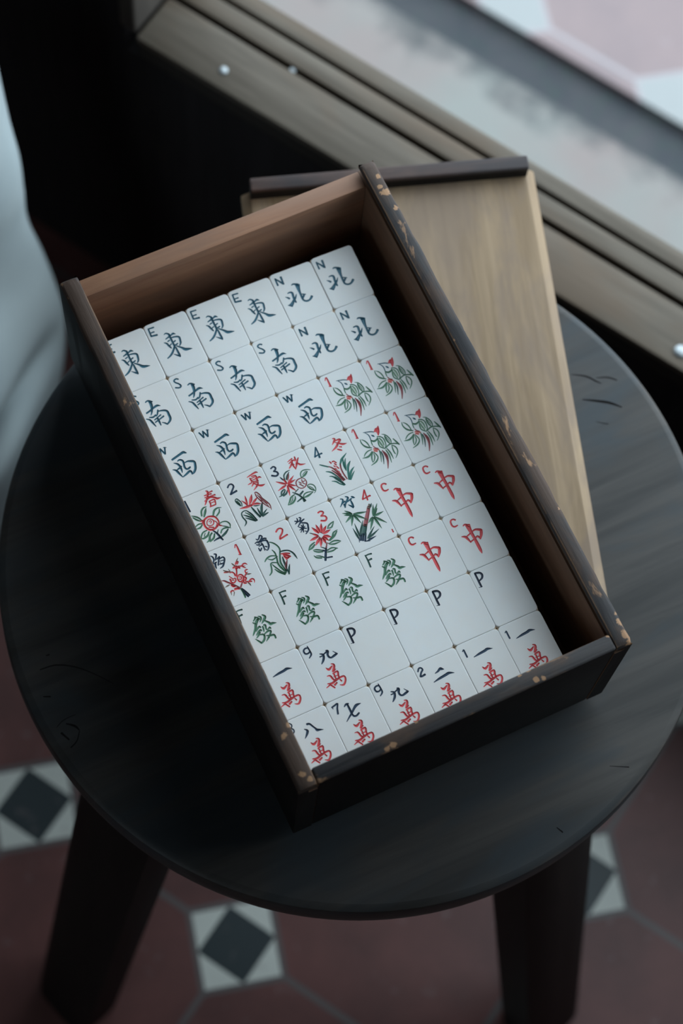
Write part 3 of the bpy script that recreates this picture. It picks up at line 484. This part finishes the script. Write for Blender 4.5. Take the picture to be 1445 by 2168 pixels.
# ---------------------------------------------------------------- stool
STZ = -70.0
SX, SY, SR, ST = 14.2, -12.4, 194.0, 40.0
stool = empty('stool', Matrix.Translation(W(SX, SY, -600)))
tag(stool, 'round dark worn wooden stool on the red tiled floor carrying the open box', 'stool')
seat_top = STZ * MM + FLOOR
def at_mm(pts): return [(x - SX, y - SY, w) for x, y, w in pts]
CR = [[(-166.3, -1.4, 0.98), (-157.9, -2.4, 1.22), (-148.8, -7.7, 0.98), (-141.2, -15.4, 0.73), (-134.2, -24.3, 0.49)], [(171.7, 35.1, 0.73), (178.5, 30.8, 1.71), (182.5, 25.5, 1.46), (184.4, 23.4, 0.73)], [(183.5, 27.6, 0.73), (189.3, 25.3, 1.46), (193.4, 21.6, 1.22)], [(170.2, 18.9, 0.98), (176.9, 14.9, 2.44), (183.2, 10.8, 2.68), (188.1, 5.8, 1.22)], [(171.0, 3.7, 0.49), (174.8, 0.7, 0.98), (176.8, -0.2, 0.49)], [(85.5, -174.0, 0.49), (94.4, -178.7, 0.98)], [(-160.4, 4.5, 0.98), (-158.9, 4.3, 1.46)], [(-170.4, -15.7, 0.98), (-167.2, -17.2, 1.46)], [(-169.4, -37.8, 1.95), (-167.2, -42.7, 1.46)], [(-165.2, -34.2, 0.98), (-161.6, -37.2, 1.95), (-160.3, -40.3, 0.98)], [(-160.5, -40.8, 0.73), (-163.6, -45.0, 0.98), (-167.9, -47.1, 0.98)], [(-170.5, -34.0, 0.49), (-165.5, -31.8, 0.73), (-158.8, -31.7, 0.49)], [(44.8, -191.4, 0.73), (46.4, -194.8, 1.46)]]
rbs = [ribbon([(x, y, w * 0.62) for x, y, w in at_mm(c)], 1.2) for c in CR]
NS = 160
RT = SR - 4.5
outl = [(RT * math.cos(2 * math.pi * i / NS), RT * math.sin(2 * math.pi * i / NS)) for i in range(NS)]
vs, fs = cut_face(outl, rbs)
bm = bmesh.new()
bv = [bm.verts.new((x * MM, y * MM, seat_top)) for x, y in vs]
for f in fs:
    try: bm.faces.new([bv[i] for i in f])
    except ValueError: pass
prof = [(RT, 0.0), (SR - 2.4, -0.4), (SR - 0.7, -1.5), (SR, -3.4), (SR + 0.6, -14), (SR, -24), (SR - 3, -33), (SR - 8, -38), (SR - 16, -ST), (0.5, -ST)]
rings = []
rr = random.Random(5)
wob = [sum(rr.uniform(-1, 1) * math.sin(k * 2 * math.pi * i / NS + rr.random()) for k in ()) for i in range(NS)]
for r, z in prof:
    rings.append([bm.verts.new((r * MM * math.cos(2 * math.pi * i / NS), r * MM * math.sin(2 * math.pi * i / NS), seat_top + z * MM)) for i in range(NS)])
for a, b in zip(rings[:-1], rings[1:]):
    for i in range(NS): bm.faces.new((a[i], b[i], b[(i + 1) % NS], a[(i + 1) % NS]))
bmesh.ops.remove_doubles(bm, verts=bm.verts, dist=2e-6)
seat = finish('seat', bm, M['stool'], stool, 35)
for p in seat.data.polygons: p.use_smooth = p.normal.z < 0.999
for rb in rbs:
    bm = bmesh.new()
    rows = [[bm.verts.new((p[0] * MM, p[1] * MM, seat_top + p[2] * MM)) for p in r] for r in rb]
    for a, b in zip(rows[:-1], rows[1:]):
        for j in range(3): bm.faces.new((a[j], a[j + 1], b[j + 1], b[j]))
    finish('seat_crack', bm, M['crack'], stool)
LEG_A = 20.0
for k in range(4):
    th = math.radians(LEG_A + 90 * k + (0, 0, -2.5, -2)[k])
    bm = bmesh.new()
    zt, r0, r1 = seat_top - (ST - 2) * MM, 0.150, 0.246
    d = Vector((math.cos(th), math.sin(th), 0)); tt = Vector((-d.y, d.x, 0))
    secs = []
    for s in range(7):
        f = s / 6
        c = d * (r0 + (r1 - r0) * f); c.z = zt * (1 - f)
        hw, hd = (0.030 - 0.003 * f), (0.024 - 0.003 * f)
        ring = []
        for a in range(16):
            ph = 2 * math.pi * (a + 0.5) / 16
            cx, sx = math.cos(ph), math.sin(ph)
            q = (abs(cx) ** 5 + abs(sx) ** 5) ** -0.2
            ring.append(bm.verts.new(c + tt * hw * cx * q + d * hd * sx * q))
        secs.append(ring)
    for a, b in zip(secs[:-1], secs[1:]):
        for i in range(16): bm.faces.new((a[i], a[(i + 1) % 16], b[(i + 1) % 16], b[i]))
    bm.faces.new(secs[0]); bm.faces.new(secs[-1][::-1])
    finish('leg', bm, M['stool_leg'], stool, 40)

# ---------------------------------------------------------------- loose lid, upside down under the box
LIDT = 9.0   # just clear of the box above
la = math.radians(-18.3)
lx, ly = 52.0, 213.0                      # back left corner of the batten
lid = empty('box_lid', Matrix.Translation(W(lx, ly, STZ)) @ Matrix.Rotation(la, 4, 'Z'))
tag(lid, 'tan wooden sliding lid with raised brown batten, lying on the stool under the open box', 'lid')
LW, LL = 161.5, 292.0
bm = bmesh.new()
t = LIDT * MM
prof = [(-5.0, 0.4), (-5.0, 4.6), (-4.2, 5.6), (-0.8, 8.2), (0.4, 9.0), (LW - 0.4, 9.0), (LW + 0.8, 8.2), (LW + 4.4, 5.6), (LW + 5.2, 4.6), (LW + 5.2, 0.4), (LW + 4.8, 0.0), (-4.6, 0.0)]
a = [bm.verts.new((x * MM, -3.0 * MM, z * MM)) for x, z in prof]
b = [bm.verts.new((x * MM, -LL * MM, z * MM)) for x, z in prof]
n = len(prof)
bm.faces.new(a); bm.faces.new(b[::-1])
for i in range(n): bm.faces.new((a[i], a[(i + 1) % n], b[(i + 1) % n], b[i]))
finish('lid_panel', bm, M['lid'], lid, 30)
bm = bmesh.new(); box(bm, 0.0, LW * MM, -8.6 * MM, 0.0, 0.0168, 0.0202, 0.0012, 3)
box(bm, 0.0003, LW * MM - 0.0003, -7.9 * MM, -0.0003, 0.0005, 0.0172, mi=1)  # dark lower block: shade under the batten put into its colour
finish('end_batten', bm, [M['batten'], M['lacquer_and_shade']], lid, 40)

# ---------------------------------------------------------------- the box
BB, RIM, BACKTOP = -60.9, 33.0, 25.0
X0, X1, Y0, Y1 = -82.5, 97.6, -138.4, 155.3
IX0, IX1, IY0, IY1 = -72.2, 88.7, -129.7, 144.9
GR0, GR1 = 24.6, 28.6                      # the lid groove
crate = empty('wooden_box', Matrix.Translation(W(0, 0, BB)))
tag(crate, 'open dark wooden box full of white tiles, rubbed pale on its rims', 'box')
def bz(z): return (z - BB) * MM
def side(xo, xi, name):
    """long side wall: x section with a lid groove, extruded along y"""
    s = 1 if xi > xo else -1
    g = xi - s * 4.8
    sec = [(xo + s * 1.0, BB), (xo, BB + 1.2), (xo, RIM - 2.2), (xo + s * 0.8, RIM - 0.7), (xo + s * 2.2, RIM), (xi - s * 1.6, RIM), (xi - s * 0.4, RIM - 0.5), (xi, RIM - 1.6),
           (xi, GR1), (g, GR1), (g, GR0), (xi, GR0), (xi, BB)]
    bm = bmesh.new()
    ys = [(Y0, 3.0), (Y0 + 0.9, 0.9), (Y0 + 3.0, 0.0), (Y1 - 5.0, 0.0), (Y1 - 2.0, 0.8), (Y1 - 0.6, 2.2), (Y1, 4.6)]
    # extra cuts along the length let the rubbed edge wander
    rnd = random.Random(3 if s > 0 else 8)
    cuts = [(Y0 + 3 + (Y1 - 8 - Y0) * i / 40.0, 0.0) for i in range(1, 40)]
    ys = ys[:3] + cuts + ys[3:]
    rows = []
    for (y, drop) in ys:
        row = []
        jig = rnd.uniform(0, 0.5)
        for i, (x, z) in enumerate(sec):
            zz = z - (drop if i in (3, 4, 5, 6) else drop * 0.8 if i in (2, 7) and drop < 3 else 0.0)
            xx = x
            if i in (2, 3) : xx = x + s * jig
            if i == 2: zz -= jig * 0.8
            row.append(bm.verts.new((xx * MM, y * MM, bz(zz))))
        rows.append(row)
    n = len(sec)
    for a, b in zip(rows[:-1], rows[1:]):
        for i in range(n):
            f = bm.faces.new((a[i], a[(i + 1) % n], b[(i + 1) % n], b[i]))
            if i in (8, 9, 10, 11): f.material_index = 1
            elif i in (0, 1): f.material_index = 2
    bm.faces.new(rows[0]).material_index = 2; bm.faces.new(rows[-1][::-1])
    return finish(name, bm, [M['rim'], M['inner'], M['lacquer_and_shade']], crate, 40)
side(X0, IX0, 'side_wall')
side(X1, IX1, 'side_wall')
bm = bmesh.new(); box(bm, IX0 * MM + 2e-5, IX1 * MM - 2e-5, IY1 * MM, Y1 * MM - 0.0002, 0.0, bz(BACKTOP), 0.0007)
bare = finish('back_wall', bm, M['bare'], crate, 40)
bm = bmesh.new(); box(bm, IX0 * MM + 2e-5, IX1 * MM - 2e-5, Y0 * MM + 0.0002, IY0 * MM, 0.0, bz(RIM - 0.4), 0.0014, 3)
fw = finish('front_wall', bm, [M['rim_x'], M['lacquer_and_shade'], M['inner']], crate, 40)
for p in fw.data.polygons:
    if p.normal.y < -0.9: p.material_index = 1
    elif p.normal.y > 0.9: p.material_index = 2
TT = 20.0                                  # tile thickness
bm = bmesh.new(); box(bm, IX0 * MM, IX1 * MM, IY0 * MM, IY1 * MM, 0.0, bz(-54))
finish('inner_base', bm, M['inner'], crate)
bm = bmesh.new(); box(bm, IX0 * MM, 71.6 * MM, IY0 * MM, 128.6 * MM, bz(-54), bz(-TT) - 1e-5)
finish('raised_bed', bm, M['lacquer_and_shade'], crate)

# ---------------------------------------------------------------- tiles
PX, PY = 24.0, 32.272
HW, HH, CRAD = 11.975, 16.11, 2.1
def rrect(inset, r, seg=6):
    hw, hh = HW - inset, HH - inset
    out = []
    for cx, cy, a0 in ((hw - r, hh - r, 0), (-hw + r, hh - r, 90), (-hw + r, -hh + r, 180), (hw - r, -hh + r, 270)):
        for i in range(seg + 1):
            a = math.radians(a0 + 90 * i / seg)
            out.append((cx + r * math.cos(a), cy + r * math.sin(a)))
    return out

PARTN = {'C': 'engraved_character', 'L': 'corner_letter', 'N': 'corner_numeral', 'M': 'engraved_motif', 'W': 'red_character'}
CACHE = {}
def tile_meshes(kind, woff=None):
    key = (kind, woff)
    if key in CACHE: return CACHE[key]
    parts = {}
    src = dict(G[kind])
    if woff is not None: src['W'] = [(c, [v + (round(woff[0] * 100) if i % 3 == 0 else round(woff[1] * 100) if i % 3 == 1 else 0) for i, v in enumerate(l)]) for c, l in G['wan']['W']]
    allr = []
    for p, strokes in src.items():
        lst = []
        for c, l in strokes:
            pts = []
            for i in range(0, len(l), 3):
                w = l[i + 2] / 100 * 1.14
                x = max(-10.75 + w / 2, min(10.75 - w / 2, l[i] / 100)); y = max(-14.9 + w / 2, min(14.85 - w / 2, l[i + 1] / 100))
                if x < -9.6 and y > 13.9: x, y = max(x, -10.3), min(y, 14.2)
                pts.append((x, y, w))
            rb = ribbon(pts, 0.42)
            lst.append((c, rb)); allr.append(rb)
        parts[p] = lst
    # face: carved top, rounded shoulder, sides
    outl = rrect(0.42, CRAD - 0.42)
    vs, fs = cut_face(outl, allr)
    bm = bmesh.new()
    bv = [bm.verts.new((x * MM, y * MM, 0)) for x, y in vs]
    for f in fs:
        try: bm.faces.new([bv[i] for i in f])
        except ValueError: pass
    rings = []
    for ins, z in ((0.42, 0.0), (0.22, -0.05), (0.08, -0.16), (0.01, -0.34), (0.0, -0.5), (0.0, -1.4), (0.4, -1.4)):
        rings.append([bm.verts.new((x * MM, y * MM, z * MM)) for x, y in rrect(ins, CRAD - ins)])
    for a, b in zip(rings[:-1], rings[1:]):
        n = len(a)
        for i in range(n): bm.faces.new((a[i], b[i], b[(i + 1) % n], a[(i + 1) % n]))
    bmesh.ops.remove_doubles(bm, verts=bm.verts, dist=1e-6)
    bmesh.ops.recalc_face_normals(bm, faces=bm.faces)
    me = bpy.data.meshes.new('tile_face'); bm.to_mesh(me); bm.free()
    me.materials.append(M['face'])
    for p in me.polygons: p.use_smooth = True
    me.set_sharp_from_angle(angle=math.radians(50))
    for p in me.polygons: p.use_smooth = p.normal.z < 0.999
    res = [('tile_face', me)]
    bm = bmesh.new()
    a = prism(bm, [(x * MM, y * MM) for x, y in rrect(0.03, 0.6)], -TT * MM, -1.4 * MM)
    bmesh.ops.recalc_face_normals(bm, faces=bm.faces)
    mb = CACHE.get('back')
    if mb is None:
        mb = bpy.data.meshes.new('tile_back'); bm.to_mesh(mb); mb.materials.append(M['tileback']); CACHE['back'] = mb
    bm.free()
    res.append(('tile_back', mb))
    for p, lst in parts.items():
        bm = bmesh.new()
        cols = sorted(set(c for c, _ in lst))
        for c, rb in lst:
            rows = [[bm.verts.new((q[0] * MM, q[1] * MM, q[2] * MM)) for q in r] for r in rb]
            for a, b in zip(rows[:-1], rows[1:]):
                for j in range(3):
                    f = bm.faces.new((a[j], a[j + 1], b[j + 1], b[j])); f.material_index = cols.index(c)
        bmesh.ops.recalc_face_normals(bm, faces=bm.faces)
        for f in bm.faces:
            if f.normal.z < 0: f.normal_flip()
        me = bpy.data.meshes.new(PARTN[p]); bm.to_mesh(me); bm.free()
        for c in cols: me.materials.append(M['p_' + c])
        res.append((PARTN[p], me))
    CACHE[key] = res
    return res

KINDS = ['east east east east north north', 'south south south south north north', 'west west west west bird bird', 'spring summer autumn winter bird bird',
         'plum orchid chrysanthemum bamboo centre centre', 'fortune fortune fortune fortune centre centre', 'one nine white white white white', 'eight seven nine two one one']
WA = {(0, 6): (-0.53, 0.48), (1, 6): (0.0, 0.0), (0, 7): (1.08, 0.86), (1, 7): (0.21, 0.47), (2, 7): (1.21, 0.33), (3, 7): (-0.07, -0.55), (4, 7): (-0.39, 0.34), (5, 7): (0.69, -0.47)}
OFF = [[(-0.28, -0.22, 0.0), (-0.1, -0.11, 0.06), (0.18, 0.03, -0.22), (0.35, 0.01, -0.81), (0.53, -0.1, -1.3), (0.86, -0.1, -1.4)], [(-0.2, -0.2, 0.0), (-0.16, -0.11, 0.12), (-0.06, 0.14, 0.13), (-0.1, 0.2, -0.3), (-0.1, 0.15, -0.5), (0.02, 0.05, -0.5)], [(-0.2, -0.15, 0.0), (-0.15, -0.15, 0.16), (-0.07, 0.05, 0.3), (-0.08, 0.15, 0.2), (-0.06, 0.1, 0.2), (-0.1, -0.03, -0.13)], [(-0.1, -0.2, 0.0), (-0.0, -0.16, 0.2), (0.01, 0.05, 0.2), (0.06, 0.1, -0.2), (0.1, -0.01, -0.1), (0.02, -0.1, -0.2)], [(0.0, -0.2, 0.0), (0.08, -0.14, 0.2), (0.14, 0.05, 0.3), (0.16, 0.1, 0.2), (0.18, 0.0, -0.1), (0.1, -0.12, 0.1)], [(0.02, 0.0, 0.0), (0.08, 0.0, 0.0), (0.14, 0.02, -0.3), (0.14, 0.02, -0.2), (0.14, 0.0, -0.3), (0.05, -0.1, -0.3)], [(0.02, 0.01, 0.0), (0.02, 0.02, 0.0), (0.0, 0.0, -0.2), (0.0, 0.0, 0.0), (0.0, 0.0, -0.1), (-0.06, -0.1, 0.0)], [(0.0, 0.0, 0.0), (-0.04, 0.0, 0.0), (-0.08, 0.0, 0.0), (-0.08, 0.0, 0.0), (-0.06, 0.0, 0.0), (-0.1, -0.1, 0.0)]]
DESC = {'east': 'blue east-wind character and letter E', 'south': 'blue south-wind character and letter S', 'west': 'blue west-wind character and letter W', 'north': 'blue north-wind character and letter N',
        'bird': 'red-crested green bird', 'spring': 'red rose and spring character', 'summer': 'red lotus and blue 2', 'autumn': 'red star flower and blue 3', 'winter': 'green blades and blue 4',
        'plum': 'red plum blossom spray and red 1', 'orchid': 'green orchid leaves and red 2', 'chrysanthemum': 'red daisy-like flower and red 3', 'bamboo': 'green bamboo and red 4', 'centre': 'red centre character and letter C',
        'fortune': 'green fortune character and letter F', 'white': 'otherwise blank face and letter P', 'one': 'one black bar over red character', 'two': 'two black bars over red character',
        'seven': 'black seven over red character', 'eight': 'black eight over red character', 'nine': 'black nine over red character'}
ROWN = ['back row', 'second row', 'third row', 'fourth row', 'fifth row', 'sixth row', 'seventh row', 'front row']
COLN = ['leftmost', 'second from left', 'third from left', 'third from right', 'second from right', 'rightmost']
for r in range(8):
    ks = KINDS[r].split()
    for c in range(6):
        kind = ks[c]
        dx, dy, ro = OFF[r][c]
        ms = tile_meshes(kind, WA.get((c, r)) if kind in ('one', 'two', 'seven', 'eight', 'nine') else None)
        t = empty('mahjong_tile', Matrix.Translation(W((c + 0.5 - 3) * PX + dx, -(r + 0.5 - 4) * PY + dy, 0)) @ Matrix.Rotation(math.radians(ro), 4, 'Z'))
        tag(t, 'white tile, %s, %s in the %s' % (DESC[kind], COLN[c], ROWN[r]), 'mahjong tile', 'white mahjong tiles in the box')
        for nm, me in ms:
            p = bpy.data.objects.new(nm, me)
            COL.objects.link(p); p.parent = t

# ---------------------------------------------------------------- pale cloth at the left
CL = [(-41.6, 412.2, -60.0), (-41.7, 390.9, -90.0), (-44.0, 380.1, -120.0), (-45.4, 370.5, -160.0), (-44.5, 365.6, -200.0), (-47.2, 358.5, -230.0), (-49.4, 354.0, -260.0), (-44.8, 347.4, -300.0), (-42.5, 339.0, -330.0), (-40.9, 332.7, -365.0), (-43.5, 328.8, -395.0), (-49.7, 321.6, -425.0), (-62.9, 312.9, -465.0), (-91.4, 292.4, -505.0), (-125.0, 261.1, -517.0)]
NT_, NSUB = 40, 6
cp = smooth_stroke([(x, y, 1) for x, y, z in CL], NSUB)
cz = smooth_stroke([(z, 0, 1) for x, y, z in CL], NSUB)
bm = bmesh.new()
dirv = Vector((-0.93, -0.36, 0.0)).normalized()
bul = Vector((-0.08, -0.62, 0.55)).normalized()
grid = []
for i, (p, q) in enumerate(zip(cp, cz)):
    row = []
    s = i / (len(cp) - 1)
    base = W(p[0], p[1], q[0])
    for j in range(NT_ + 1):
        tt = j / NT_
        amp = 0.050 + 0.020 * math.sin(9 * s + 1.0)
        h = amp * math.sin(math.pi * min(tt * 1.15, 1.0)) ** 0.7 if tt > 0 else 0.0
        h += 0.010 * math.sin(14 * tt + 6 * s) * min(1, tt * 6)
        crease = math.exp(-((s - 0.665 - 0.30 * tt) / 0.050) ** 2)
        h -= 0.050 * crease * min(1, tt * 4)
        q3 = base + dirv * 0.30 * tt + bul * h
        q3.z = max(q3.z, 0.002)
        row.append(bm.verts.new(q3))
    grid.append(row)
for a, b in zip(grid[:-1], grid[1:]):
    for j in range(NT_): bm.faces.new((a[j], a[j + 1], b[j + 1], b[j]))
o = finish('cloth', bm, M['cloth'], None, 180)
tag(o, 'pale blue-grey cloth hanging in soft folds at the left, behind the stool', 'cloth')
md = o.modifiers.new('thickness', 'SOLIDIFY'); md.thickness = 0.003; md.offset = -1
